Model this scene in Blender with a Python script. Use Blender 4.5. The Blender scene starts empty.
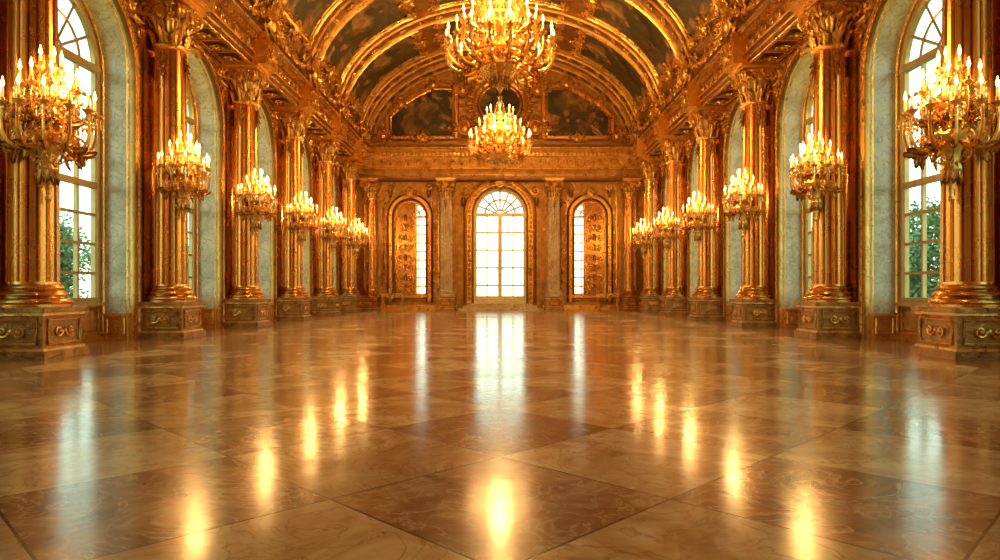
import bpy, math, random
from mathutils import Matrix, Vector
random.seed(7)
pi=math.pi; cos=math.cos; sin=math.sin
scene=bpy.context.scene
try:
    scene.view_settings.view_transform='Standard'
    scene.view_settings.look='None'
except Exception as e: print(e)

# ------------------------------------------------------------ materials
def newmat(name):
    m=bpy.data.materials.new(name); m.use_nodes=True
    nt=m.node_tree; nt.nodes.clear()
    o=nt.nodes.new('ShaderNodeOutputMaterial')
    return m,nt,o
def nd(nt,t,ins=None,**kw):
    n=nt.nodes.new(t)
    for k,v in kw.items(): setattr(n,k,v)
    if ins:
        for k,v in ins.items():
            s=n.inputs[k]
            if isinstance(v,bpy.types.NodeSocket): nt.links.new(v,s)
            else: s.default_value=v
    return n
def ramp(nt,fac,stops):
    r=nt.nodes.new('ShaderNodeValToRGB'); nt.links.new(fac,r.inputs[0])
    e=r.color_ramp.elements
    while len(e)<len(stops): e.new(0.5)
    for i,(p,c) in enumerate(stops):
        e[i].position=p; e[i].color=(c[0],c[1],c[2],1)
    return r.outputs[0]
def mth(nt,op,a,b=0.0):
    return nd(nt,'ShaderNodeMath',{0:a,1:b},operation=op).outputs[0]

def gold(name,c1,c2,rough=0.32,metal=0.85,bscale=9,bstr=0.35,vor=True,nsc=3.5):
    m,nt,o=newmat(name)
    tc=nd(nt,'ShaderNodeTexCoord').outputs['Object']
    n=nd(nt,'ShaderNodeTexNoise',{'Vector':tc,'Scale':nsc,'Detail':6,'Roughness':0.65}).outputs[0]
    col=ramp(nt,n,[(0.32,c2),(0.66,c1)])
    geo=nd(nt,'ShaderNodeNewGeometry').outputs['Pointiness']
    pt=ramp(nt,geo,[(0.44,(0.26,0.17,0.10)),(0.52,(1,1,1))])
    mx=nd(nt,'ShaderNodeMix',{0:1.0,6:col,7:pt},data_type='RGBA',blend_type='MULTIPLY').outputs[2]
    n2=nd(nt,'ShaderNodeTexNoise',{'Vector':tc,'Scale':bscale*2.5,'Detail':4,'Distortion':1.2}).outputs[0]
    h=n2
    if vor:
        v=nd(nt,'ShaderNodeTexVoronoi',{'Vector':tc,'Scale':bscale},feature='SMOOTH_F1').outputs[0]
        h=mth(nt,'ADD',n2,v)
    b=nd(nt,'ShaderNodeBump',{'Strength':bstr,'Distance':0.04,'Height':h}).outputs[0]
    rg=nd(nt,'ShaderNodeMapRange',{0:n,3:rough-0.05,4:rough+0.12}).outputs[0]
    p=nd(nt,'ShaderNodeBsdfPrincipled',{'Base Color':mx,'Metallic':metal,'Roughness':rg,'Normal':b})
    nt.links.new(p.outputs[0],o.inputs[0]); return m

def marble(name,cols,vein,scale=1.2,rough=0.2):
    m,nt,o=newmat(name)
    tc=nd(nt,'ShaderNodeTexCoord').outputs['Object']
    n=nd(nt,'ShaderNodeTexNoise',{'Vector':tc,'Scale':scale,'Detail':8,'Roughness':0.6,'Distortion':1.5}).outputs[0]
    base=ramp(nt,n,[(0.3,cols[0]),(0.5,cols[1]),(0.7,cols[2])])
    n2=nd(nt,'ShaderNodeTexNoise',{'Vector':tc,'Scale':scale*1.6,'Detail':7,'Distortion':2.5}).outputs[0]
    d=mth(nt,'ABSOLUTE',mth(nt,'SUBTRACT',n2,0.5))
    vm=ramp(nt,d,[(0.0,(0.7,0.7,0.7)),(0.035,(0,0,0))])
    mx=nd(nt,'ShaderNodeMix',{0:vm,6:base,7:(*vein,1)},data_type='RGBA').outputs[2]
    p=nd(nt,'ShaderNodeBsdfPrincipled',{'Base Color':mx,'Roughness':rough})
    nt.links.new(p.outputs[0],o.inputs[0]); return m

def plain(name,c,rough=0.5,metal=0.0,em=None,es=0,trans=0,var=0.15):
    m,nt,o=newmat(name)
    tc=nd(nt,'ShaderNodeTexCoord').outputs['Object']
    n=nd(nt,'ShaderNodeTexNoise',{'Vector':tc,'Scale':6,'Detail':4}).outputs[0]
    col=ramp(nt,n,[(0.3,tuple(x*(1-var) for x in c)),(0.7,tuple(min(1,x*(1+var)) for x in c))])
    p=nd(nt,'ShaderNodeBsdfPrincipled',{'Base Color':col,'Roughness':rough,'Metallic':metal,'Transmission Weight':trans})
    if em:
        p.inputs['Emission Color'].default_value=(*em,1); p.inputs['Emission Strength'].default_value=es
    nt.links.new(p.outputs[0],o.inputs[0]); return m

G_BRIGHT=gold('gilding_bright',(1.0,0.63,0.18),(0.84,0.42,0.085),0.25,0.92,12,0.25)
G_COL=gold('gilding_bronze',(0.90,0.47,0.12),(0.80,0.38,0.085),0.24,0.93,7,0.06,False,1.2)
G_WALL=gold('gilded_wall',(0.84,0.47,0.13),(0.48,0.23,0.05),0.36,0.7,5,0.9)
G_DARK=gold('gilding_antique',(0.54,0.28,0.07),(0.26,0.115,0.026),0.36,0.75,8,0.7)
M_PALE=marble('marble_pale',[(0.50,0.51,0.40),(0.70,0.71,0.57),(0.86,0.86,0.71)],(0.36,0.33,0.21),1.3,0.2)
M_ROSE=marble('marble_amber',[(0.46,0.29,0.13),(0.66,0.47,0.23),(0.80,0.65,0.38)],(0.28,0.14,0.06),1.6,0.2)

def fresco(name,sc):
    m,nt,o=newmat(name)
    tc=nd(nt,'ShaderNodeTexCoord').outputs['Object']
    w=nd(nt,'ShaderNodeTexNoise',{'Vector':tc,'Scale':sc*0.7,'Detail':3}).outputs[1]
    off=nd(nt,'ShaderNodeVectorMath',{0:w,1:(2.6,2.6,2.6)},operation='MULTIPLY').outputs[0]
    vv=nd(nt,'ShaderNodeVectorMath',{0:tc,1:off},operation='ADD').outputs[0]
    n=nd(nt,'ShaderNodeTexNoise',{'Vector':vv,'Scale':sc,'Detail':7,'Roughness':0.55,'Distortion':0.7}).outputs[0]
    bgc=ramp(nt,n,[(0.30,(0.012,0.009,0.004)),(0.42,(0.06,0.036,0.012)),(0.50,(0.045,0.048,0.028)),(0.58,(0.17,0.09,0.028)),(0.72,(0.36,0.22,0.09))])
    v=nd(nt,'ShaderNodeTexVoronoi',{'Vector':vv,'Scale':1.5},feature='F1')
    fig=ramp(nt,v.outputs['Distance'],[(0.0,(1,1,1)),(0.26,(0.9,0.9,0.9)),(0.42,(0,0,0))])
    s=nd(nt,'ShaderNodeSeparateColor',{0:v.outputs['Color']})
    fc=ramp(nt,s.outputs[0],[(0.0,(0.40,0.10,0.02)),(0.3,(0.62,0.36,0.15)),(0.5,(0.08,0.08,0.045)),(0.7,(0.46,0.21,0.045)),(1.0,(0.04,0.02,0.01))])
    nn=nd(nt,'ShaderNodeTexNoise',{'Vector':vv,'Scale':6.0,'Detail':5,'Distortion':1.0}).outputs[0]
    sh=ramp(nt,nn,[(0.35,(0.2,0.16,0.12)),(0.6,(1.0,0.95,0.9))])
    fc=nd(nt,'ShaderNodeMix',{0:1.0,6:fc,7:sh},data_type='RGBA',blend_type='MULTIPLY').outputs[2]
    col=nd(nt,'ShaderNodeMix',{0:fig,6:bgc,7:fc},data_type='RGBA').outputs[2]
    p=nd(nt,'ShaderNodeBsdfPrincipled',{'Base Color':col,'Roughness':0.5})
    nt.links.new(p.outputs[0],o.inputs[0]); return m
FRESCO=fresco('fresco_painting',0.8)

def floor_mat():
    m,nt,o=newmat('floor_marble_tiles')
    tc=nd(nt,'ShaderNodeTexCoord').outputs['Object']
    T=1.15
    mp=nd(nt,'ShaderNodeMapping',{'Vector':tc,'Location':(1.46,-0.46,0),'Rotation':(0,0,pi/4),'Scale':(1/T,1/T,1)}).outputs[0]
    s=nd(nt,'ShaderNodeSeparateXYZ',{0:mp})
    fx=mth(nt,'FLOOR',s.outputs[0]); fy=mth(nt,'FLOOR',s.outputs[1])
    par=mth(nt,'FLOORED_MODULO',mth(nt,'ADD',fx,fy),2.0)
    cid=nd(nt,'ShaderNodeCombineXYZ',{0:fx,1:fy,2:3.0}).outputs[0]
    wn=nd(nt,'ShaderNodeTexWhiteNoise',{'Vector':cid},noise_dimensions='3D')
    rnd=wn.outputs['Value']
    off=nd(nt,'ShaderNodeVectorMath',{0:wn.outputs['Color'],1:(17,17,17)},operation='MULTIPLY').outputs[0]
    vv=nd(nt,'ShaderNodeVectorMath',{0:tc,1:off},operation='ADD').outputs[0]
    n=nd(nt,'ShaderNodeTexNoise',{'Vector':vv,'Scale':1.4,'Detail':10,'Roughness':0.66,'Distortion':2.0}).outputs[0]
    dark=ramp(nt,n,[(0.3,(0.10,0.028,0.007)),(0.46,(0.26,0.082,0.020)),(0.58,(0.42,0.155,0.042)),(0.75,(0.68,0.36,0.13))])
    lite=ramp(nt,n,[(0.28,(0.42,0.19,0.06)),(0.44,(0.64,0.36,0.135)),(0.56,(0.80,0.53,0.24)),(0.75,(0.92,0.73,0.43))])
    f=mth(nt,'ADD',mth(nt,'MULTIPLY',par,0.68),mth(nt,'MULTIPLY',rnd,0.32))
    c=nd(nt,'ShaderNodeMix',{0:f,6:dark,7:lite},data_type='RGBA').outputs[2]
    n2=nd(nt,'ShaderNodeTexNoise',{'Vector':vv,'Scale':2.1,'Detail':9,'Distortion':3.0}).outputs[0]
    d=mth(nt,'ABSOLUTE',mth(nt,'SUBTRACT',n2,0.5))
    vm=ramp(nt,d,[(0.0,(0.75,0.75,0.75)),(0.010,(0.25,0.25,0.25)),(0.04,(0,0,0))])
    vc=nd(nt,'ShaderNodeMix',{0:par,6:(0.80,0.50,0.22,1),7:(0.30,0.11,0.03,1)},data_type='RGBA').outputs[2]
    c=nd(nt,'ShaderNodeMix',{0:vm,6:c,7:vc},data_type='RGBA').outputs[2]
    gx=mth(nt,'ABSOLUTE',mth(nt,'SUBTRACT',mth(nt,'FRACT',s.outputs[0]),0.5))
    gy=mth(nt,'ABSOLUTE',mth(nt,'SUBTRACT',mth(nt,'FRACT',s.outputs[1]),0.5))
    g=mth(nt,'GREATER_THAN',mth(nt,'MAXIMUM',gx,gy),0.494)
    c=nd(nt,'ShaderNodeMix',{0:g,6:c,7:(0.10,0.04,0.012,1)},data_type='RGBA').outputs[2]
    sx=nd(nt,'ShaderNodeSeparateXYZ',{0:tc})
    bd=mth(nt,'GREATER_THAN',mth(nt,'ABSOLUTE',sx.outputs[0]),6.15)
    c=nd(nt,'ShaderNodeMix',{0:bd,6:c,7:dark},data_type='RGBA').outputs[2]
    nr=nd(nt,'ShaderNodeTexNoise',{'Vector':tc,'Scale':0.8,'Detail':5}).outputs[0]
    rg=nd(nt,'ShaderNodeMapRange',{0:nr,1:0.3,2:0.7,3:0.13,4:0.21}).outputs[0]
    nb=nd(nt,'ShaderNodeTexNoise',{'Vector':tc,'Scale':2.2,'Detail':3}).outputs[0]
    b=nd(nt,'ShaderNodeBump',{'Strength':0.06,'Distance':0.05,'Height':nb}).outputs[0]
    p=nd(nt,'ShaderNodeBsdfPrincipled',{'Base Color':c,'Roughness':rg,'Normal':b,'IOR':2.0})
    nt.links.new(p.outputs[0],o.inputs[0]); return m
FLOOR=floor_mat()

def glass_mat():
    m,nt,o=newmat('window_glass')
    tr=nd(nt,'ShaderNodeBsdfTransparent',{'Color':(0.86,0.98,0.92,1)})
    gl=nd(nt,'ShaderNodeBsdfGlossy',{'Roughness':0.03})
    tc=nd(nt,'ShaderNodeTexCoord').outputs['Object']
    nb=nd(nt,'ShaderNodeTexNoise',{'Vector':tc,'Scale':2.0}).outputs[0]
    f=nd(nt,'ShaderNodeMapRange',{0:nb,3:0.05,4:0.12}).outputs[0]
    mx=nd(nt,'ShaderNodeMixShader',{0:f,1:tr.outputs[0],2:gl.outputs[0]})
    nt.links.new(mx.outputs[0],o.inputs[0]); return m
GLASS=glass_mat()
FRAME=plain('window_frame_paint',(0.50,0.34,0.14),0.35,0.4)
DOORP=plain('door_paint_cream',(0.88,0.68,0.32),0.35,0.1)
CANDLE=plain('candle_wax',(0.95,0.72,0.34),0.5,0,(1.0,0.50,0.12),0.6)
CRYSTAL=plain('crystal',(1.0,0.70,0.27),0.15,0.85)
FLAME=plain('candle_flame',(1,0.8,0.4),0.5,0,(1.0,0.55,0.14),16)
FLAME.cycles.emission_sampling='NONE'; CANDLE.cycles.emission_sampling='NONE'
LEAF=plain('tree_leaves',(0.15,0.20,0.08),0.6,0,var=0.5)
BARK=plain('tree_bark',(0.12,0.08,0.05),0.8)
LAWN=plain('lawn_grass',(0.24,0.28,0.10),0.9,var=0.4)

# ------------------------------------------------------------ mesh builder
class MB:
    def __init__(s): s.v=[];s.f=[];s.m=[];s.M=Matrix.Identity(4);s.mat=0
    def p(s,x,y,z):
        s.v.append((s.M@Vector((x,y,z)))[:]); return len(s.v)-1
    def face(s,ix): s.f.append(tuple(ix)); s.m.append(s.mat)
    def quad(s,*pts): s.face([s.p(*q) for q in pts])
    def box(s,x0,x1,y0,y1,z0,z1):
        a=[s.p(x,y,z) for z in(z0,z1) for y in(y0,y1) for x in(x0,x1)]
        for q in((0,2,3,1),(4,5,7,6),(0,1,5,4),(2,6,7,3),(0,4,6,2),(1,3,7,5)): s.face([a[i] for i in q])
    def lathe(s,prof,n=20,cx=0,cy=0,cz=0,mod=None,sq=1.0):
        rings=[]
        for r,z in prof:
            ring=[]
            for i in range(n):
                t=2*pi*i/n; rr=r*(mod(t,z) if mod else 1)
                ring.append(s.p(cx+rr*cos(t),cy+rr*sin(t)*sq,cz+z))
            rings.append(ring)
        for a,b in zip(rings,rings[1:]):
            for i in range(n): s.face((a[i],a[(i+1)%n],b[(i+1)%n],b[i]))
        s.face(rings[0][::-1]); s.face(rings[-1])
    def tube(s,pts,r,n=6,closed=False):
        P=[Vector(q) for q in pts]; L=len(P)
        rs=r if isinstance(r,(list,tuple)) else [r]*L
        rings=[]; prev=None
        for i in range(L):
            if closed: t=P[(i+1)%L]-P[i-1]
            else: t=P[min(i+1,L-1)]-P[max(i-1,0)]
            if t.length<1e-9: t=Vector((0,0,1))
            t.normalize()
            if prev is None:
                up=Vector((0,1,0)) if abs(t.y)<0.9 else Vector((1,0,0))
                u=t.cross(up).normalized()
            else:
                u=prev-t*prev.dot(t)
                if u.length<1e-6: u=t.orthogonal()
                u.normalize()
            prev=u; w=t.cross(u)
            rings.append([s.p(*(P[i]+(u*cos(2*pi*k/n)+w*sin(2*pi*k/n))*rs[i])) for k in range(n)])
        pr=list(zip(rings,rings[1:]))
        if closed: pr.append((rings[-1],rings[0]))
        for a,b in pr:
            for k in range(n): s.face((a[k],a[(k+1)%n],b[(k+1)%n],b[k]))
        if not closed: s.face(rings[0][::-1]); s.face(rings[-1])
    def strip(s,rows,closed=False):
        R=[[s.p(*q) for q in row] for row in rows]
        pr=list(zip(R,R[1:]))
        if closed: pr.append((R[-1],R[0]))
        for a,b in pr:
            for k in range(len(a)-1): s.face((a[k],a[k+1],b[k+1],b[k]))
    def scroll(s,cx,cz,R,turns=1.6,a0=0,d=1,th=None,y=0,n=5):
        th=th or R*0.16; K=int(11*turns)+3; pts=[];rs=[]
        for i in range(K):
            t=i/(K-1); r=R*(1-t*0.88); a=a0+d*turns*2*pi*t
            pts.append((cx+r*cos(a),y-th*0.8-R*0.25*t,cz+r*sin(a))); rs.append(th*(1-0.45*t))
        s.tube(pts,rs,n)
        x,yy,z=pts[-1]; s.ball(x,yy,z,th*1.3)
    def ball(s,x,y,z,r,n=8,k=5,sy=1,sz=1):
        pr=[(max(r*sin(pi*i/k),1e-4),-r*cos(pi*i/k)*sz) for i in range(k+1)]
        s.lathe(pr,n,x,y,z)
    def leaf(s,base,ang,L,W,curl=1.6,lift=0.35):
        """leaf in local x-z plane, growing along ang, curling toward -y"""
        dx,dz=cos(ang),sin(ang); px,pz=-dz,dx
        rows=[];u=0;y=0;K=7;a=0.15
        for i in range(K):
            t=i/(K-1)
            w=W*(sin(pi*min(1,0.18+t*0.82))**0.7)*(1 if i%2 else 0.72)
            c=(base[0]+dx*u,base[1]-y,base[2]+dz*u)
            rows.append([(c[0]-px*w,c[1]+0.0,c[2]-pz*w),(c[0]-px*w*.5,c[1]-W*lift,c[2]-pz*w*.5),(c[0],c[1]-W*.1,c[2]),(c[0]+px*w*.5,c[1]-W*lift,c[2]+pz*w*.5),(c[0]+px*w,c[1],c[2]+pz*w)])
            a=0.15+curl*t*t; u+=L/(K-1)*cos(a); y+=L/(K-1)*sin(a)
        s.strip(rows)
    def cartouche(s,S=1.0,fan=True):
        rows=[]
        for i in range(6):
            t=i/5*pi/2
            rows.append([(0.30*S*cos(t)*cos(a),-0.02*S-0.16*S*sin(t),0.38*S*cos(t)*sin(a)) for a in [2*pi*k/16 for k in range(17)]])
        s.strip(rows)
        s.tube([(0.36*S*cos(2*pi*k/20),-0.06*S,0.46*S*sin(2*pi*k/20)) for k in range(20)],0.055*S,6,True)
        for sg in(-1,1):
            s.scroll(sg*0.58*S,0.22*S,0.24*S,1.5,pi/2,-sg,0.05*S)
            s.scroll(sg*0.52*S,-0.32*S,0.20*S,1.4,-pi/2,sg,0.045*S)
            s.scroll(sg*0.92*S,-0.05*S,0.18*S,1.5,pi if sg>0 else 0,sg,0.04*S)
            for a,l in((0.15,0.55),(0.65,0.5),(-0.45,0.5)):
                an=a if sg>0 else pi-a
                s.leaf((sg*0.38*S,-0.04*S,0.1*S*(1 if a>0 else -1)),an,l*S,0.12*S,1.0)
        if fan:
            for k in range(7):
                a=pi/2+(k-3)*0.33
                s.leaf((0,-0.05*S,0.42*S),a,0.42*S*(1-0.06*abs(k-3)),0.09*S,1.1)
        for k in range(3):
            s.leaf((0,-0.04*S,-0.42*S),-pi/2+(k-1)*0.5,0.42*S,0.10*S,1.0)
    def obj(s,name,mats,loc=(0,0,0),rot=0,smooth=True,parent=None):
        me=s.mesh(name,mats,smooth)
        return place(name,me,loc,rot,parent)
    def mesh(s,name,mats,smooth=True):
        me=bpy.data.meshes.new(name); me.from_pydata(s.v,[],s.f)
        for m in mats: me.materials.append(m)
        me.polygons.foreach_set('material_index',s.m)
        if smooth:
            me.polygons.foreach_set('use_smooth',[True]*len(s.f))
            try: me.set_sharp_from_angle(angle=math.radians(38))
            except Exception as e: print(e)
        me.update(); return me
def place(name,me,loc=(0,0,0),rot=0,parent=None,sc=1):
    o=bpy.data.objects.new(name,me); scene.collection.objects.link(o)
    o.location=loc; o.rotation_euler=(0,0,rot); o.scale=(sc,sc,sc)
    if parent: o.parent=parent
    return o

# ------------------------------------------------------------ dimensions
W=7.5; YB=33.0; YF=-4.6
COLS=[10.0+4.18*k for k in range(-3,6)]
WINS=[c+2.09 for c in COLS[:-1]]
CX=7.0; HT=7.1; ZC=8.0; VA=6.5; VB=4.4
WH=1.45; WS=5.4

def archpath(h,z0,spring,n=20):
    P=[(-h,z0,-1,0),(-h,spring,-1,0)]
    for i in range(1,n):
        a=pi-pi*i/n; P.append((h*cos(a),spring+h*sin(a),cos(a),sin(a)))
    P+=[(h,spring,1,0),(h,z0,1,0)]
    return P
def arch_sweep(mb,h,z0,spring,prof,n=20):
    mb.strip([[(s+ns*o,y,z+nz*o) for o,y in prof] for s,z,ns,nz in archpath(h,z0,spring,n)])
def wall_arches(mb,s0,s1,top,ops,n=20):
    cur=s0
    for c,h,z0,sp in sorted(ops):
        mb.quad((cur,0,0),(c-h,0,0),(c-h,0,top),(cur,0,top))
        if z0>0: mb.quad((c-h,0,0),(c+h,0,0),(c+h,0,z0),(c-h,0,z0))
        A=archpath(h,z0,sp,n)[1:-1]
        for a,b in zip(A,A[1:]):
            mb.quad((c+a[0],0,a[1]),(c+b[0],0,b[1]),(c+b[0],0,top),(c+a[0],0,top))
        cur=c+h
    mb.quad((cur,0,0),(s1,0,0),(s1,0,top),(cur,0,top))
def glazing(mb,h,z0,sp,y,fm,gm,cols,rows,heavy=(),t=0.045,ft=0.1,fan=5,mid=True):
    mb.mat=fm
    arch_sweep(mb,h,z0,sp,[(0.02,y+.06),(0.02,y-.06),(-ft*.6,y-.07),(-ft,y-.03),(-ft,y+.06)])
    mb.box(-h,h,y-.07,y+.06,z0,z0+ft)
    mb.box(-h,h,y-.09,y+.06,sp-ft*.6,sp+ft*.6)
    for i in range(1,cols):
        x=-h+2*h*i/cols; tt=ft*.7 if (mid and i*2==cols) else t/2
        mb.box(x-tt,x+tt,y-.04-(.03 if tt>t else 0),y+.04,z0,sp)
    for i in range(1,rows):
        z=z0+(sp-z0)*i/rows; tt=ft*.6 if i in heavy else t/2
        mb.box(-h,h,y-.035-(.03 if i in heavy else 0),y+.035,z-tt,z+tt)
    for i in range(1,fan+1):
        a=pi*i/(fan+1); c,s_=cos(a),sin(a)
        mb.tube([(c*h*.18,y,sp+s_*h*.18),(c*h,y,sp+s_*h)],t/1.6,4)
    for rr in(.18,.58):
        mb.tube([(h*rr*cos(pi*i/16),y,sp+h*rr*sin(pi*i/16)) for i in range(17)],t/1.6,4)
    mb.mat=gm
    P=archpath(h-.02,z0,sp,20)
    mb.face([mb.p(q[0],y,q[1]) for q in P])

# ------------------------------------------------------------ side windows
def make_window():
    mb=MB(); D=0.6; hi=1.3; sill=0.75
    mb.mat=0
    arch_sweep(mb,WH,0,WS,[(0,0),(0,D)])
    A=archpath(WH,sill,WS);B=archpath(hi,sill,WS)
    mb.strip([[(a[0],D,a[1]),(b[0],D,b[1])] for a,b in zip(A,B)])
    mb.mat=2
    mb.quad((-WH,D,0),(WH,D,0),(WH,D,sill),(-WH,D,sill))
    mb.mat=1
    mb.box(-WH+.01,WH-.01,D-.12,D+.02,sill-.07,sill)
    mb.box(-WH+.01,WH-.01,D-.06,D,0,.14)
    for x0,x1 in((-1.3,-.5),(-.4,.4),(.5,1.3)):
        mb.tube([(x0,D-.02,.2),(x1,D-.02,.2),(x1,D-.02,.62),(x0,D-.02,.62)],.025,4,True)
    arch_sweep(mb,WH,0,WS,[(0,0.0),(0,-.1),(.05,-.13),(.09,-.07),(.15,-.07),(.19,-.12),(.24,-.05),(.24,0)])
    arch_sweep(mb,WH,0,WS,[(0,.04),(-.02,.05),(-.02,.08),(0,.09)])
    arch_sweep(mb,WH,0,WS,[(0,D-.07),(-.03,D-.05),(-.03,D-.02),(0,D)])
    for s,z,ns,nz in archpath(WH,0,WS,36)[1:-1]:
        mb.ball(s+ns*.12,-.09,z+nz*.12,.035,6,4)
    for i in range(26):
        for sg in(-1,1): mb.ball(sg*(WH+.12),-.09,.3+i*.2,.03,6,4)
    for sg in(-1,1):
        x=sg*(WH-.015)
        mb.mat=2; mb.box(min(x,sg*WH),max(x,sg*WH),.0,D,0,.5)
        mb.mat=1
        x=sg*(WH-.03)
        mb.tube([(x,.12,.12),(x,.46,.12),(x,.46,.42),(x,.12,.42)],.018,4,True)
        mb.box(min(x-.02*sg,sg*WH),max(x-.02*sg,sg*WH),0,D,.48,.53)
    mb.M=Matrix.Translation((0,-.06,WS+WH+.1))
    mb.cartouche(.34)
    mb.M=Matrix.Identity(4)
    for sg in(-1,1):
        mb.scroll(sg*1.35,6.72,.24,1.7,pi/2,sg,.04,-.0)
        mb.scroll(sg*.85,6.93,.13,1.5,pi/2,sg,.025,-.0)
        mb.scroll(sg*1.72,6.35,.2,1.6,0 if sg<0 else pi,-sg,.035,-.0)
        for a,l in((.3,.5),(-.5,.5),(1.2,.35),(2.4,.45)):
            an=a if sg>0 else pi-a
            mb.leaf((sg*1.4,-.02,6.65),an,l*.8,.1,1.0)
    glazing(mb,hi,sill,WS,D,3,4,4,8,(4,),.05,.1,5)
    return mb.mesh('window',[M_PALE,G_BRIGHT,G_WALL,FRAME,GLASS])
wm=make_window(); k=0
def portal(loc,d,sx,sz):
    l=bpy.data.lights.new('daylight_portal','AREA'); l.shape='RECTANGLE'; l.size=sx; l.size_y=sz
    l.cycles.is_portal=True
    o=bpy.data.objects.new('daylight_portal',l); scene.collection.objects.link(o)
    o.location=loc; o.rotation_euler=Vector(d).to_track_quat('-Z','Y').to_euler()
for y in WINS:
    for sg in(-1,1):
        k+=1
        place('window_%d'%k,wm,(sg*W,y,0),-pi/2*sg)
        portal((sg*(W+.75),y,3.75),(-sg,0,0),2.7,6.1)

# ------------------------------------------------------------ walls
for sg,nm in((1,'wall_right'),(-1,'wall_left')):
    mb=MB(); mb.M=Matrix.Rotation(-pi/2*sg,4,'Z')
    wall_arches(mb,*( (-YB,-YF) if sg>0 else (YF,YB) ),8.1,[((-y if sg>0 else y),WH,0,WS) for y in WINS])
    mb.obj(nm,[G_WALL],(sg*W,0,0))
DH=1.3; DS=4.75; D0=0.35; SH=.8; SS=4.65; S0=.75; SXC=4.45
mb=MB(); wall_arches(mb,-W,W,8.05,[(-SXC,SH,S0,SS),(0,DH,D0,DS),(SXC,SH,S0,SS)])
mb.obj('wall_back',[G_WALL],(0,YB,0))
mb=MB(); mb.quad((-W,0,0),(W,0,0),(W,0,13),(-W,0,13)); mb.obj('wall_front',[G_WALL],(0,YF,0))
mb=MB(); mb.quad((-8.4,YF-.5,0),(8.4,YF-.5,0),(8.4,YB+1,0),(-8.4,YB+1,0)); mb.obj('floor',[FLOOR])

# ------------------------------------------------------------ column
def make_column(shaftmat):
    mb=MB()
    mb.mat=0
    mb.box(-.52,.52,-.52,.52,0,.12)
    mb.box(-.45,.45,-.45,.45,.12,.64)
    mb.mat=1
    mb.box(-.48,.48,-.48,.48,.12,.155)
    mb.box(-.48,.48,-.48,.48,.63,.67); mb.mat=0; mb.box(-.52,.52,-.52,.52,.67,.75)
    for q in range(4):
        mb.M=Matrix.Rotation(q*pi/2,4,'Z')
        mb.mat=1
        mb.tube([(-.36,-.455,.22),(.36,-.455,.22),(.36,-.455,.57),(-.36,-.455,.57)],.022,5,True)
        mb.scroll(.12,.4,.09,1.4,pi,1,.018,-.45); mb.scroll(-.12,.4,.09,1.4,0,-1,.018,-.45)
        mb.ball(0,-.46,.4,.04)
    mb.M=Matrix.Identity(4)
    mb.mat=2
    mb.lathe([(.49,.75),(.49,.79),(.515,.82),(.49,.86),(.44,.88),(.43,.905),(.455,.93),(.43,.96),(.395,.98),(.385,1.0),(.40,1.03),(.38,1.06),(.35,1.08),(.345,1.12)],40)
    mb.mat=2
    def fl(t,z):
        c=max(0.0,cos(16*t)); return 1-0.14*c**.8
    mb.lathe([(.335,1.08),(.33,2.5),(.32,4.2),(.30,6.1)],128,mod=fl)
    mb.mat=1
    mb.lathe([(.31,6.04),(.36,6.07),(.36,6.12),(.31,6.15),(.30,6.2),(.31,6.45),(.33,6.7),(.40,6.92),(.46,6.97)],24)
    for tier,(z,L,Wd,cu,nn) in enumerate([(6.1,.42,.12,1.5,8),(6.35,.48,.13,1.6,8),(6.2,.6,.06,1.3,8)]):
        for i in range(nn):
            mb.M=Matrix.Rotation(2*pi*(i+(.5 if tier==1 else 0))/nn,4,'Z')@Matrix.Translation((0,-.32,z)); mb.leaf((0,0,0),pi/2,L,Wd,cu,.3)
    for q in range(4):
        R=Matrix.Rotation(q*pi/2+pi/4,4,'Z')
        mb.M=R@Matrix.Rotation(pi/2,4,'Z')
        for dy in(-.035,.035):
            mb.scroll(-.50,6.78,.16,1.6,0.3,1,.04,dy+.05)
        mb.M=Matrix.Rotation(q*pi/2,4,'Z')
        mb.scroll(.11,6.8,.1,1.4,0,-1,.022,-.38); mb.scroll(-.11,6.8,.1,1.4,pi,1,.022,-.38)
        mb.M=Matrix.Rotation(q*pi/2,4,'Z')@Matrix.Translation((0,-.46,6.72)); mb.cartouche(.3)
        mb.M=Matrix.Rotation(q*pi/2,4,'Z')@Matrix.Translation((0,-.31,6.0))
        for j in range(3): mb.leaf((0,-.01,-.05-.14*j),-pi/2,.26,.09-.02*j,.6)
    mb.M=Matrix.Identity(4)
    mb.box(-.47,.47,-.47,.47,6.96,7.02); mb.box(-.52,.52,-.52,.52,7.02,7.1)
    return mb.mesh('column',[G_DARK,G_BRIGHT,shaftmat])
cm=make_column(G_COL); cm2=make_column(M_ROSE)
for y in COLS:
    for sg in(-1,1): place('column',cm,(sg*CX,y,0))
for x in(-2.62,2.62): place('marble_column',cm2,(x,YB-.55,0),0,None,.90)
for x in(-6.35,6.35): place('column',cm,(x,YB-.5,0),0,None,.90)

for sg in(-1,1):
    mb=MB()
    for y in COLS:
        mb.mat=0; mb.box(min(sg*7.36,sg*7.49),max(sg*7.36,sg*7.49),y-.38,y+.38,0,7.1)
        mb.mat=1; mb.box(min(sg*7.3,sg*7.49),max(sg*7.3,sg*7.49),y-.42,y+.42,0,.3)
    mb.box(min(sg*7.44,sg*7.49),max(sg*7.44,sg*7.49),31.4,YB-.1,0,.35)
    mb.obj('baseboard_right' if sg>0 else 'baseboard_left',[G_COL,G_DARK])

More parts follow.
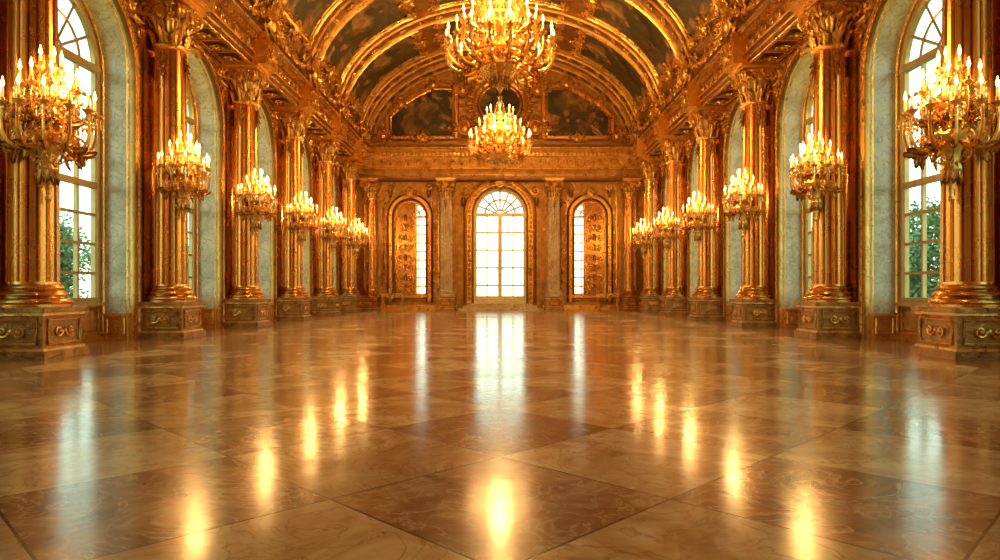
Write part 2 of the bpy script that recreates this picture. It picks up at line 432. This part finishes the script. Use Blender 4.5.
# ------------------------------------------------------------ entablature
def entab(mb,L,zb=7.1,k=1.0,soffit=False):
    h=ZC-zb
    prof=[(0,zb),(-.82,zb),(-.82,zb+.12*h),(-.85,zb+.13*h),(-.85,zb+.3*h),(-.9,zb+.33*h),(-.84,zb+.36*h),(-.84,zb+.66*h),(-.93,zb+.7*h),(-.95,zb+.78*h),(-1.08,zb+.80*h),(-1.1,zb+.90*h),(-1.18,zb+.95*h),(-1.2,ZC),(-.98,ZC+.02),(-.95,ZC+.1)]
    prof=[(y*k,z) for y,z in prof]
    mb.mat=0; mb.strip([[(x,y,z) for y,z in prof] for x in(0,L)])
    mb.mat=1
    for (y,z,r) in((-.86,zb+.14*h,.025),(-.9,zb+.33*h,.03),(-1.12*1,zb+.92*h,.03)):
        mb.tube([(0,y*k,z),(L,y*k,z)],r,6)
    n=int(L/.2)
    for i in range(n):
        x=(i+.5)*L/n; mb.box(x-.06,x+.06,-1.04*k,-.93*k,zb+.69*h,zb+.79*h)
    n=max(2,int(L/.42)); st=L/n
    zc=zb+.51*h; R=.125*h*1.05
    for i in range(n):
        x=(i+.5)*st; d=1 if i%2 else -1
        mb.scroll(x,zc,R,1.5,-d*pi/2,d,.022,-.84*k,4)
        mb.leaf((x+st*.5,-.84*k,zc),d*.9,.2,.05,.8)
    if soffit:
        n=int(L/.8)
        B=mb.M.copy()
        for i in range(n):
            x=(i+.5)*L/n
            mb.tube([(x-.33,-.74,zb),(x+.33,-.74,zb),(x+.33,-.16,zb),(x-.33,-.16,zb)],.03,5,True)
            mb.M=B@Matrix.Translation((x,-.45,zb-.01))@Matrix.Rotation(-pi/2,4,'X')@Matrix.Rotation(pi,4,'X')
            for a in range(6): mb.leaf((0,0,0),a*pi/3,.22,.08,.7)
            mb.ball(0,-.05,0,.05)
            mb.M=B
        for y in(-.80,-.08): mb.tube([(0,y,zb-.005),(L,y,zb-.005)],.025,5)
for sg in(1,-1):
    mb=MB(); mb.M=Matrix.Rotation(-pi/2*sg,4,'Z')@Matrix.Translation((-YB if sg>0 else YF,0,0))
    entab(mb,YB-YF,soffit=True)
    mb.obj('trim_%d'%(1 if sg>0 else 2),[G_DARK,G_BRIGHT],(sg*W,0,0))
mb=MB(); mb.M=Matrix.Translation((-W,0,0)); entab(mb,2*W,6.35,.75); mb.obj('trim_3',[G_WALL,G_BRIGHT],(0,YB,0))

mb=MB(); mb.mat=0
mb.M=Matrix.Translation((0,-1.2,8.4)); mb.cartouche(.85)
mb.M=Matrix.Translation((0,-1.05,9.15)); mb.cartouche(.5)
mb.M=Matrix.Identity(4)
mb.box(-.45,.45,-1.24,-.84,7.1,7.95)
for x in(-.3,0,.3):
    mb.scroll(x,7.62,.12,1.3,pi/2,1,.03,-1.24)
mb.M=Matrix.Translation((0,-1.24,7.4)); mb.cartouche(.34)
for sg in(-1,1):
    mb.M=Matrix.Translation((sg*.95,-1.08,8.12))
    for i in range(5):
        mb.scroll(sg*(.0+.16*i),.16-.02*i,.2-.025*i,1.3,pi/2 if i%2 else -pi/2,sg*(1 if i%2 else -1),.04)
    for a in(.2,.8,1.4,2.0): mb.leaf((0,0,.1),(a if sg>0 else pi-a),.55,.12,.9)
    mb.M=Matrix.Translation((sg*1.85,-1.08,8.2)); mb.cartouche(.4)
bm_=mb.mesh('cornice_cartouche',[G_BRIGHT])
for y in COLS:
    for sg in(-1,1): place('cornice_cartouche',bm_,(sg*W,y,0),-pi/2*sg)

# ------------------------------------------------------------ vault
def vp(t,off=0.0):
    x=-VA*cos(t); z=VB*sin(t)
    nx,nz=x/VA**2,z/VB**2; l=math.hypot(nx,nz)
    return (x-nx/l*off, ZC+z-nz/l*off, nx/l, nz/l)
mb=MB(); N=48
mb.strip([[(vp(pi*i/N)[0],y,vp(pi*i/N)[1]) for i in range(N+1)] for y in(YF,YB)])
mb.obj('ceiling',[G_DARK])
mb=MB()
prof=[(-.42,0),(-.42,.14),(-.36,.2),(-.30,.13),(-.24,.10),(.24,.10),(.30,.13),(.36,.2),(.42,.14),(.42,0)]
rows=[]
for i in range(N+1):
    t=pi*i/N; rows.append([(vp(t,o)[0],y,vp(t,o)[1]) for y,o in prof])
mb.mat=0; mb.strip(rows)
mb.mat=1
def vM(t,y,off=.1):
    x,z,nx,nz=vp(t,off)
    yv=Vector((nx,0,nz)); xv=Vector((0,1,0)); zv=xv.cross(yv)
    M=Matrix.Identity(4)
    for r in range(3): M[r][0]=xv[r];M[r][1]=yv[r];M[r][2]=zv[r];
    M[0][3]=x;M[1][3]=y;M[2][3]=z
    return M
for i in range(1,24):
    t=pi*i/24; mb.M=vM(t,0,.1)
    if i%2:
        for a in range(6): mb.leaf((0,0,0),a*pi/3,.2,.07,.8)
        mb.ball(0,-.06,0,.05)
    else:
        mb.scroll(.08,.0,.13,1.3,0,1,.03); mb.scroll(-.08,.0,.13,1.3,pi,1,.03)
rm=mb.mesh('trim_rib',[G_WALL,G_BRIGHT])
ti=4
for y in COLS+[YB-.42]:
    place('trim_%d'%ti,rm,(0,y,0)); ti+=1
mb=MB()
for (a0,a1) in((14,58),(67,113),(122,166)):
    a0,a1=math.radians(a0),math.radians(a1)
    mb.mat=0
    mb.strip([[(vp(a0+(a1-a0)*i/12,.03)[0],y,vp(a0+(a1-a0)*i/12,.03)[1]) for i in range(13)] for y in(-1.42,1.42)])
    mb.mat=1
    for ins,r in((0,.09),(.16,.035)):
        pts=[]
        da=ins/6
        for i in range(13):
            q=vp(a0+da+(a1-a0-2*da)*i/12,.05); pts.append((q[0],-1.42+ins,q[1]))
        for i in range(13):
            q=vp(a1-da-(a1-a0-2*da)*i/12,.05); pts.append((q[0],1.42-ins,q[1]))
        mb.tube(pts,r,6,True)
    for aa in(a0,a1):
        for yy in(-1.2,1.2):
            mb.M=vM(aa,yy,.06); mb.cartouche(.4,False)
    for aa in(a0,a1):
        mb.M=vM(aa,0,.06); mb.cartouche(.55,False)
    mb.M=Matrix.Identity(4)
pm=mb.mesh('ceiling_fresco',[FRESCO,G_BRIGHT])
for y in WINS: place('ceiling_fresco',pm,(0,y,0))

# ------------------------------------------------------------ back lunette
mb=MB()
mb.mat=0
mb.strip([[(vp(pi*i/40)[0],0,ZC-.1),(vp(pi*i/40)[0],0,vp(pi*i/40)[1])] for i in range(41)])
def lun(x,ins):
    return ZC+VB*math.sqrt(max(0,1-(x/VA)**2))-ins
for sg in(-1,1):
    xs=[2.15+(5.55-2.15)*i/14 for i in range(15)]
    top=[(sg*x,-.06,lun(x,.75)-(.35*(1-((x-2.15)/1.0)) if x<3.15 else 0)) for x in xs]
    bot=[(sg*x,-.06,8.5) for x in xs]
    mb.mat=1; mb.strip([bot,top])
    mb.mat=2; loop=bot+top[::-1]
    mb.tube(loop,.12,6,True)
    mb.tube([(x,y-.03,8.5+(z-8.5)*.9+.08) for x,y,z in [(sg*(3.85+(abs(a[0])-3.85)*.9),a[1],a[2]) for a in loop]],.04,5,True)
cz=10.15
mb.mat=1; mb.face([mb.p(1.15*cos(2*pi*i/32),-.1,cz+1.05*sin(2*pi*i/32)) for i in range(32)])
mb.mat=2
for a,r in((1.25,.13),(1.02,.05),(1.45,.06)):
    mb.tube([(a*cos(2*pi*i/36),-.14,cz+a*.92*sin(2*pi*i/36)) for i in range(36)],r,8,True)
for i in range(24):
    a=2*pi*i/24; mb.M=Matrix.Translation((1.35*cos(a),-.16,cz+1.25*sin(a)))
    mb.leaf((0,0,0),a,.38,.12,.9)
for x,z,s in((0,cz+1.5,.8),(0,8.5,.75),(-1.75,9.0,.75),(1.75,9.0,.75),(-1.85,10.9,.65),(1.85,10.9,.65),(-3.8,8.45,.5),(3.8,8.45,.5),(-5.8,8.6,.6),(5.8,8.6,.6),(-3.3,11.15,.5),(3.3,11.15,.5),(-4.9,10.2,.45),(4.9,10.2,.45)):
    mb.M=Matrix.Translation((x,-.12,z)); mb.cartouche(s)
mb.M=Matrix.Identity(4)
mb.obj('wall_back_lunette',[G_WALL,FRESCO,G_BRIGHT],(0,YB-.02,0))

# ------------------------------------------------------------ back door & windows
mb=MB()
mb.mat=0; arch_sweep(mb,DH,D0,DS,[(0,0),(0,.45)])
mb.mat=1
arch_sweep(mb,DH,D0+.01,DS,[(0,0.05),(0,-.12),(.06,-.17),(.12,-.1),(.3,-.1),(.36,-.2),(.44,-.2),(.5,-.08),(.5,0)])
for s,z,ns,nz in archpath(DH+.21,D0,DS,22)[1:-1]:
    mb.M=Matrix.Translation((s,-.12,z)); mb.leaf((0,0,0),math.atan2(nz,ns)+pi/2,.2,.07,.6)
for i in range(18):
    for sg in(-1,1):
        mb.M=Matrix.Translation((sg*(DH+.21),-.12,.5+i*.235)); mb.leaf((0,0,0),pi/2,.2,.07,.6)
mb.M=Matrix.Translation((0,-.2,DS+DH+.3)); mb.cartouche(.6)
mb.M=Matrix.Identity(4)
for sg in(-1,1):
    mb.scroll(sg*1.75,5.9,.25,1.6,pi/2,sg,.05,-.05); mb.scroll(sg*1.3,6.2,.14,1.5,pi/2,sg,.03,-.05)
    mb.leaf((sg*1.8,-.05,5.6),-pi/2,.5,.14,.8)
glazing(mb,DH,D0,DS,.3,2,3,4,5,(),.07,.14,7)
mb.mat=2; mb.box(-DH,DH,.22,.36,D0,D0+.35)
mb.mat=1
for sg in(-1,1):
    mb.lathe([(.02,0),(.035,.02),(.02,.06),(.04,.1),(.02,.14)],8,sg*.14,.18,2.0)
mb.obj('door_1',[M_ROSE,G_BRIGHT,DOORP,GLASS],(0,YB,0))
portal((0,YB+.5,3.2),(0,-1,0),2.6,5.8)
mb=MB()
mb.box(-2.0,2.0,-.9,-.01,0,.12); mb.box(-1.8,1.8,-.6,-.01,.12,.24); mb.box(-1.6,1.6,-.35,-.01,.24,.345)
mb.obj('door_step',[M_ROSE],(0,YB,0),smooth=False)
for sg in(-1,1):
    mb=MB()
    mb.mat=0; arch_sweep(mb,SH,S0,SS,[(0,0),(0,.4)]); mb.box(-SH,SH,-.1,.4,S0-.08,S0)
    mb.mat=1
    arch_sweep(mb,SH,.4,SS,[(0,.03),(0,-.1),(.05,-.15),(.1,-.08),(.22,-.08),(.27,-.15),(.34,-.06),(.34,0)])
    mb.box(-SH-.3,SH+.3,-.14,0,.62,.75)
    mb.tube([(-.95,-.03,.12),(.95,-.03,.12),(.95,-.03,.52),(-.95,-.03,.52)],.04,5,True)
    mb.M=Matrix.Translation((0,-.14,SS+SH+.3)); mb.cartouche(.42); mb.M=Matrix.Identity(4)
    for i in range(24):
        for s2 in(-1,1): mb.ball(s2*(SH+.16),-.09,.9+i*.16,.04,6,4)
    glazing(mb,SH,S0,SS,.3,1,3,4,9,(),.06,.08,5)
    mb.mat=4
    def inside(x): return SS+math.sqrt(max(0,(SH-.02)**2-x*x))
    xa,xb=(-.78,.28) if sg<0 else (-.28,.78)
    xs=[xa+(xb-xa)*i/10 for i in range(11)]
    mb.strip([[(x,.2,S0),(x,.2,inside(x))] for x in xs])
    mb.mat=1
    mb.tube([(x,.18,inside(x)-.03) for x in xs]+[(xb,.18,S0+.03),(xa,.18,S0+.03)],.04,5,True)
    xm=(xa+xb)/2
    for i in range(8):
        for s2 in(-1,1):
            mb.scroll(xm+s2*.22,1.1+i*.5,.19,1.5,-pi/2,s2*(1 if i%2 else -1),.035,.18)
        mb.leaf((xm,.18,.95+i*.5),pi/2,.36,.1,.5)
    mb.obj('window_%d'%(17 if sg<0 else 18),[M_ROSE,G_BRIGHT,FRAME,GLASS,G_COL],(sg*SXC,YB,0))
mb=MB(); mb.mat=0
for sg in(-1,1):
    mb.M=Matrix.Translation((sg*SXC,-.05,6.1)); mb.scroll(-.95,0,.2,1.5,pi/2,-1,.04); mb.scroll(.95,0,.2,1.5,pi/2,1,.04)
    mb.leaf((-.95,0,-.1),-pi/2,.5,.12,.7); mb.leaf((.95,0,-.1),-pi/2,.5,.12,.7)
    mb.M=Matrix.Identity(4)
    for xc in(3.2,5.6):
        mb.tube([(sg*xc-.17,-.03,1.1),(sg*xc+.17,-.03,1.1),(sg*xc+.17,-.03,5.6),(sg*xc-.17,-.03,5.6)],.035,5,True)
        for i in range(9):
            mb.scroll(sg*xc,1.45+i*.48,.13,1.4,pi/2,1 if i%2 else -1,.03,-.02)
    a,b=sorted((sg*2.1,sg*7.4)); mb.box(a,b,-.08,-.005,0,.25)
mb.obj('trim_%d'%ti,[G_BRIGHT],(0,YB,0)); ti+=1

# ------------------------------------------------------------ chandeliers
def bez(p0,p1,p2,p3,n=10):
    r=[]
    for i in range(n+1):
        t=i/n; r.append(tuple((1-t)**3*a+3*(1-t)**2*t*b+3*(1-t)*t*t*c+t**3*d for a,b,c,d in zip(p0,p1,p2,p3)))
    return r
def candle_arm(mb,ang,r0,z0,R,z1,th=.022,cs=1.0):
    B=mb.M.copy(); mb.M=B@Matrix.Rotation(ang,4,'Z')
    dz=z1-z0
    mb.mat=0
    p=bez((r0,0,z0),(r0+.45*(R-r0),0,z0-.55*abs(dz)-.2),(R+.12,0,z0-.35*abs(dz)-.15),(R,0,z1),12)
    mb.tube(p,[th*(1.4-.5*i/12) for i in range(13)],6)
    q=p[5]
    mb.scroll(q[0]-.02,q[2]+.13,.12,1.3,-pi/2,-1,th*.9,th)
    mb.M=B@Matrix.Rotation(ang,4,'Z')@Matrix.Translation((q[0],0,q[2]-.02))
    mb.leaf((0,0,0),.2,.24*cs,.07,.5); mb.leaf((0,0,0),2.6,.22*cs,.07,.5); mb.leaf((0,0,0),-1.4,.2*cs,.06,.5)
    mb.M=B@Matrix.Rotation(ang,4,'Z')@Matrix.Translation((R,0,z1))
    mb.lathe([(.02,-.03),(.05,0),(.085*cs,.03),(.09*cs,.04),(.03,.045),(.04,.09),(.035,.1)],10)
    mb.mat=2; mb.lathe([(.02,.08),(.02,.24*cs)],8)
    mb.mat=3; z=.24*cs
    mb.lathe([(.004,z),(.022,z+.03),(.028,z+.055),(.018,z+.09),(.002,z+.15)],8)
    mb.mat=1
    for j in range(5):
        a=2*pi*j/5; x,y=.08*cs*cos(a),.08*cs*sin(a)
        mb.lathe([(.002,-.02),(.016,-.05),(.002,-.08)],4,x,y,0); mb.lathe([(.002,-.08),(.022,-.13),(.002,-.19)],4,x,y,0)
    mb.M=B
def beadstring(mb,a,b,sag,n=9,r=.018):
    mb.mat=1
    for i in range(n):
        t=(i+.5)/n; x=a[0]+(b[0]-a[0])*t; y=a[1]+(b[1]-a[1])*t; z=a[2]+(b[2]-a[2])*t-sag*4*t*(1-t)
        mb.lathe([(.002,-r*1.3),(r,0),(.002,r*1.3)],4,x,y,z)
def make_chandelier(topz):
    mb=MB()
    mb.mat=0
    mb.lathe([(.01,0),(.05,.05),(.07,.1),(.03,.15),(.06,.2),(.22,.28),(.38,.42),(.42,.52),(.32,.6),(.16,.66),(.12,.75),(.19,.85),(.22,.95),(.15,1.08),(.09,1.2),(.12,1.3),(.18,1.4),(.19,1.5),(.11,1.62),(.08,1.8),(.13,1.9),(.15,2.0),(.07,2.12),(.05,2.3),(.1,2.4),(.05,2.5),(.02,2.6)],20,mod=lambda t,z:1+.05*cos(10*t))
    for i in range(12):
        mb.M=Matrix.Rotation(2*pi*i/12,4,'Z')@Matrix.Translation((0,-.3,.4)); mb.leaf((0,0,0),pi/2,.35,.1,1.0)
        mb.M=Matrix.Rotation(2*pi*i/12,4,'Z')@Matrix.Translation((0,-.2,.3)); mb.leaf((0,0,0),-pi/2,.2,.06,-.4)
    mb.M=Matrix.Identity(4)
    def ring(r,z,n,r2=.035):
        mb.mat=0; mb.tube([(r*cos(2*pi*i/n),r*sin(2*pi*i/n),z) for i in range(n)],r2,6,True)
    ring(.62,.78,36); ring(.42,1.55,28)
    tiers=[(18,.25,.65,1.12,.95),(12,.18,1.0,.78,1.38),(8,.12,1.5,.48,1.85)]
    for (n,r0,z0,R,z1) in tiers:
        for i in range(n):
            candle_arm(mb,2*pi*(i+.5*(n==12))/n,r0,z0,R,z1,.026)
        for i in range(n):
            a=2*pi*(i+.5*(n==12))/n; b=a+2*pi/n
            beadstring(mb,(R*cos(a),R*sin(a),z1),(R*cos(b),R*sin(b),z1),.16,7)
    for i in range(14):
        a=2*pi*i/14
        beadstring(mb,(.1*cos(a),.1*sin(a),2.4),(.42*cos(a),.42*sin(a),1.55),.12,16)
        beadstring(mb,(.42*cos(a),.42*sin(a),1.5),(.62*cos(a),.62*sin(a),.8),.1,12)
        beadstring(mb,(.62*cos(a),.62*sin(a),.76),(.08*cos(a),.08*sin(a),.12),.12,14,.022)
    mb.lathe([(.002,-.22),(.05,-.1),(.02,-.02),(.002,0)],8)
    mb.mat=0
    z=2.6; i=0
    while z<topz:
        c=[(.035*cos(2*pi*k/8)*(i%2),.035*cos(2*pi*k/8)*(1-i%2),z+.07*sin(2*pi*k/8)+.05) for k in range(8)]
        mb.tube(c,.012,4,True); z+=.11; i+=1
    mb.lathe([(.05,topz-.1),(.3,topz),(.35,topz+.1)],16)
    return mb.mesh('chandelier',[G_BRIGHT,CRYSTAL,CANDLE,FLAME])
def plight(loc,p,r=.05,col=(1,.56,.17)):
    l=bpy.data.lights.new('candle_light','POINT'); l.energy=p; l.color=col; l.shadow_soft_size=r
    o=bpy.data.objects.new('candle_light',l); scene.collection.objects.link(o); o.location=loc
for (y,z) in((14.0,5.15),(24.5,5.5)):
    cme=make_chandelier(12.35-z)
    place('chandelier',cme,(0,y,z))
    for a in(-pi/2,pi/6,5*pi/6): plight((.95*cos(a),y+.95*sin(a),z+1.5),400,.1)
# ------------------------------------------------------------ sconces
def make_sconce():
    mb=MB(); mb.mat=0
    mb.lathe([(.01,-.85),(.05,-.8),(.03,-.72),(.08,-.5),(.15,-.38),(.10,-.25),(.14,-.12),(.24,0),(.28,.1),(.2,.2),(.1,.28),(.09,.45),(.14,.55),(.08,.68),(.05,.85),(.08,.93),(.02,1.05)],14,mod=lambda t,z:1+.08*cos(7*t))
    for i in range(9):
        mb.M=Matrix.Rotation(2*pi*i/9,4,'Z')@Matrix.Translation((0,-.17,.02)); mb.leaf((0,0,0),pi/2,.3,.08,1.0)
        mb.M=Matrix.Rotation(2*pi*i/9,4,'Z')@Matrix.Translation((0,-.1,-.3)); mb.leaf((0,0,0),-pi/2,.3,.07,-.3)
    mb.M=Matrix.Rotation(-pi/2,4,'Z')
    for x,zz in((-.22,.05),(-.22,-.45)):
        mb.scroll(x,zz,.2,1.5,pi,1,.04); mb.scroll(x-.05,zz-.25,.14,1.4,pi/2,-1,.03)
    mb.M=Matrix.Identity(4)
    mb.tube([(0,0,.0),(0,.15,-.1),(0,.3,-.02),(0,.42,.0)],.05,8)
    mb.tube([(0,0,-.4),(0,.18,-.5),(0,.3,-.42),(0,.42,-.4)],.04,8)
    mb.box(-.12,.12,.33,.46,-.75,.5)
    for k_ in range(5): mb.leaf((0,.33,.45),pi/2+(k_-2)*.45,.38,.08,.6)
    for k_ in range(3): mb.leaf((0,.33,-.7),-pi/2+(k_-1)*.45,.38,.08,.6)
    for i in range(9):
        a=-pi/2+(i-4)*.54
        candle_arm(mb,a,.12,.1,.62,.42,.024,1.0)
        if i<8:
            b=a+.54; beadstring(mb,(.62*cos(a),.62*sin(a),.42),(.62*cos(b),.62*sin(b),.42),.13,6,.016)
            beadstring(mb,(.58*cos(a),.58*sin(a),.36),(.1*cos(a),.1*sin(a),-.3),.14,12,.018)
    for i in range(6):
        a=-pi/2+(i-2.5)*.7
        candle_arm(mb,a,.08,.5,.38,.74,.02,.9)
        beadstring(mb,(.38*cos(a),.38*sin(a),.72),(.55*cos(a),.55*sin(a),.42),.05,8,.016)
    for i in range(3): candle_arm(mb,-pi/2+(i-1)*1.1,.05,.8,.17,1.0,.016,.8)
    return mb.mesh('wall_sconce',[G_BRIGHT,CRYSTAL,CANDLE,FLAME])
sm=make_sconce()
for y in COLS:
    if y<5: continue
    for sg in(-1,1):
        s_=.76 if y>11 else .92
        lx,ly=sg*6.60,y-.25
        d=Vector((sg*.40,.25)); ang=math.atan2(d.y,d.x)-pi/2
        o=place('wall_sconce',sm,(lx,ly,3.15),ang,None,s_); o.scale=(s_,s_*1.05,s_*1.12)
        plight((lx-sg*.32,ly-.2,3.95),82 if y>12 else (60 if y>9 else 15),.09)

# ------------------------------------------------------------ console tables
mb=MB(); mb.mat=1; mb.box(-.55,.55,-.25,.25,.8,.85); mb.mat=0; mb.box(-.5,.5,-.21,.21,.68,.8)
for x in(-.45,.45):
    for y in(-.18,.18):
        s=1 if x>0 else -1
        mb.tube(bez((x,y,.7),(x+.12*s,y,.45),(x-.14*s,y,.3),(x+.04*s,y,.0),8),[.05,.045,.04,.035,.03,.025,.025,.03,.035],6)
mb.M=Matrix.Translation((0,-.22,.68)); mb.cartouche(.22)
tm=mb.mesh('console_table',[G_BRIGHT,M_ROSE])
for sg in(-1,1): place('console_table',tm,(sg*5.2,YB-.75,0))

# ------------------------------------------------------------ garden outside
mb=MB(); mb.quad((-90,-60,-.6),(90,-60,-.6),(90,120,-.6),(-90,120,-.6)); mb.obj('garden_lawn',[LAWN])
def make_tree(seed,H=7,R=2.6):
    rd=random.Random(seed); mb=MB(); mb.mat=1
    mb.tube([(0,0,-.0),(.08,0,H*.25),(-.05,.1,H*.5),(.05,0,H*.8)],[.26,.2,.14,.05],8)
    cl=[]
    for i in range(14):
        a=rd.random()*2*pi; r=R*.6*rd.random()**.5; z=H*(.22+.68*rd.random())
        c=(r*cos(a),r*sin(a),z); cl.append(c); mb.tube([(0,0,z*.7),c],[.07,.02],5)
    mb.mat=0
    for i in range(3600):
        c=cl[i%14]; d=Vector((rd.gauss(0,1),rd.gauss(0,1),rd.gauss(0,1))).normalized()*R*.45*rd.random()**.4
        q=Vector(c)+d; u=Vector((rd.gauss(0,1),rd.gauss(0,1),rd.gauss(0,1))).normalized()*.15; w=u.orthogonal().normalized()*.09
        mb.quad(tuple(q-u),tuple(q-w),tuple(q+u),tuple(q+w))
    return mb.mesh('tree',[LEAF,BARK],False)
trs=[make_tree(1,6.5),make_tree(2,5.5,2.3),make_tree(3,7.5,3)]
rd=random.Random(4); j=0
for sg in(-1,1):
    y=10
    while y<80:
        o=place('garden_tree',trs[j%3],(sg*(18+rd.random()*7),y,-.6),rd.random()*6,None,.85); j+=1; y+=3.6+rd.random()*1.4

# ------------------------------------------------------------ world
w=bpy.data.worlds.new('sky'); scene.world=w; w.use_nodes=True; nt=w.node_tree; nt.nodes.clear()
tc=nd(nt,'ShaderNodeTexCoord').outputs['Generated']
z=nd(nt,'ShaderNodeSeparateXYZ',{0:tc}).outputs[2]
c=ramp(nt,z,[(0.0,(1.0,0.94,0.68)),(0.10,(0.84,1.0,0.84)),(0.6,(0.45,0.80,0.72))])
bg=nd(nt,'ShaderNodeBackground',{0:c,1:3.3})
o=nd(nt,'ShaderNodeOutputWorld'); nt.links.new(bg.outputs[0],o.inputs[0])

# ------------------------------------------------------------ camera
cam=bpy.data.cameras.new('camera'); cam.lens=24.0; cam.sensor_width=36; cam.shift_y=0.01; cam.clip_end=500
co=bpy.data.objects.new('camera',cam); scene.collection.objects.link(co)
co.location=(0,0,1.0); co.rotation_euler=(pi/2,0,0)
scene.camera=co
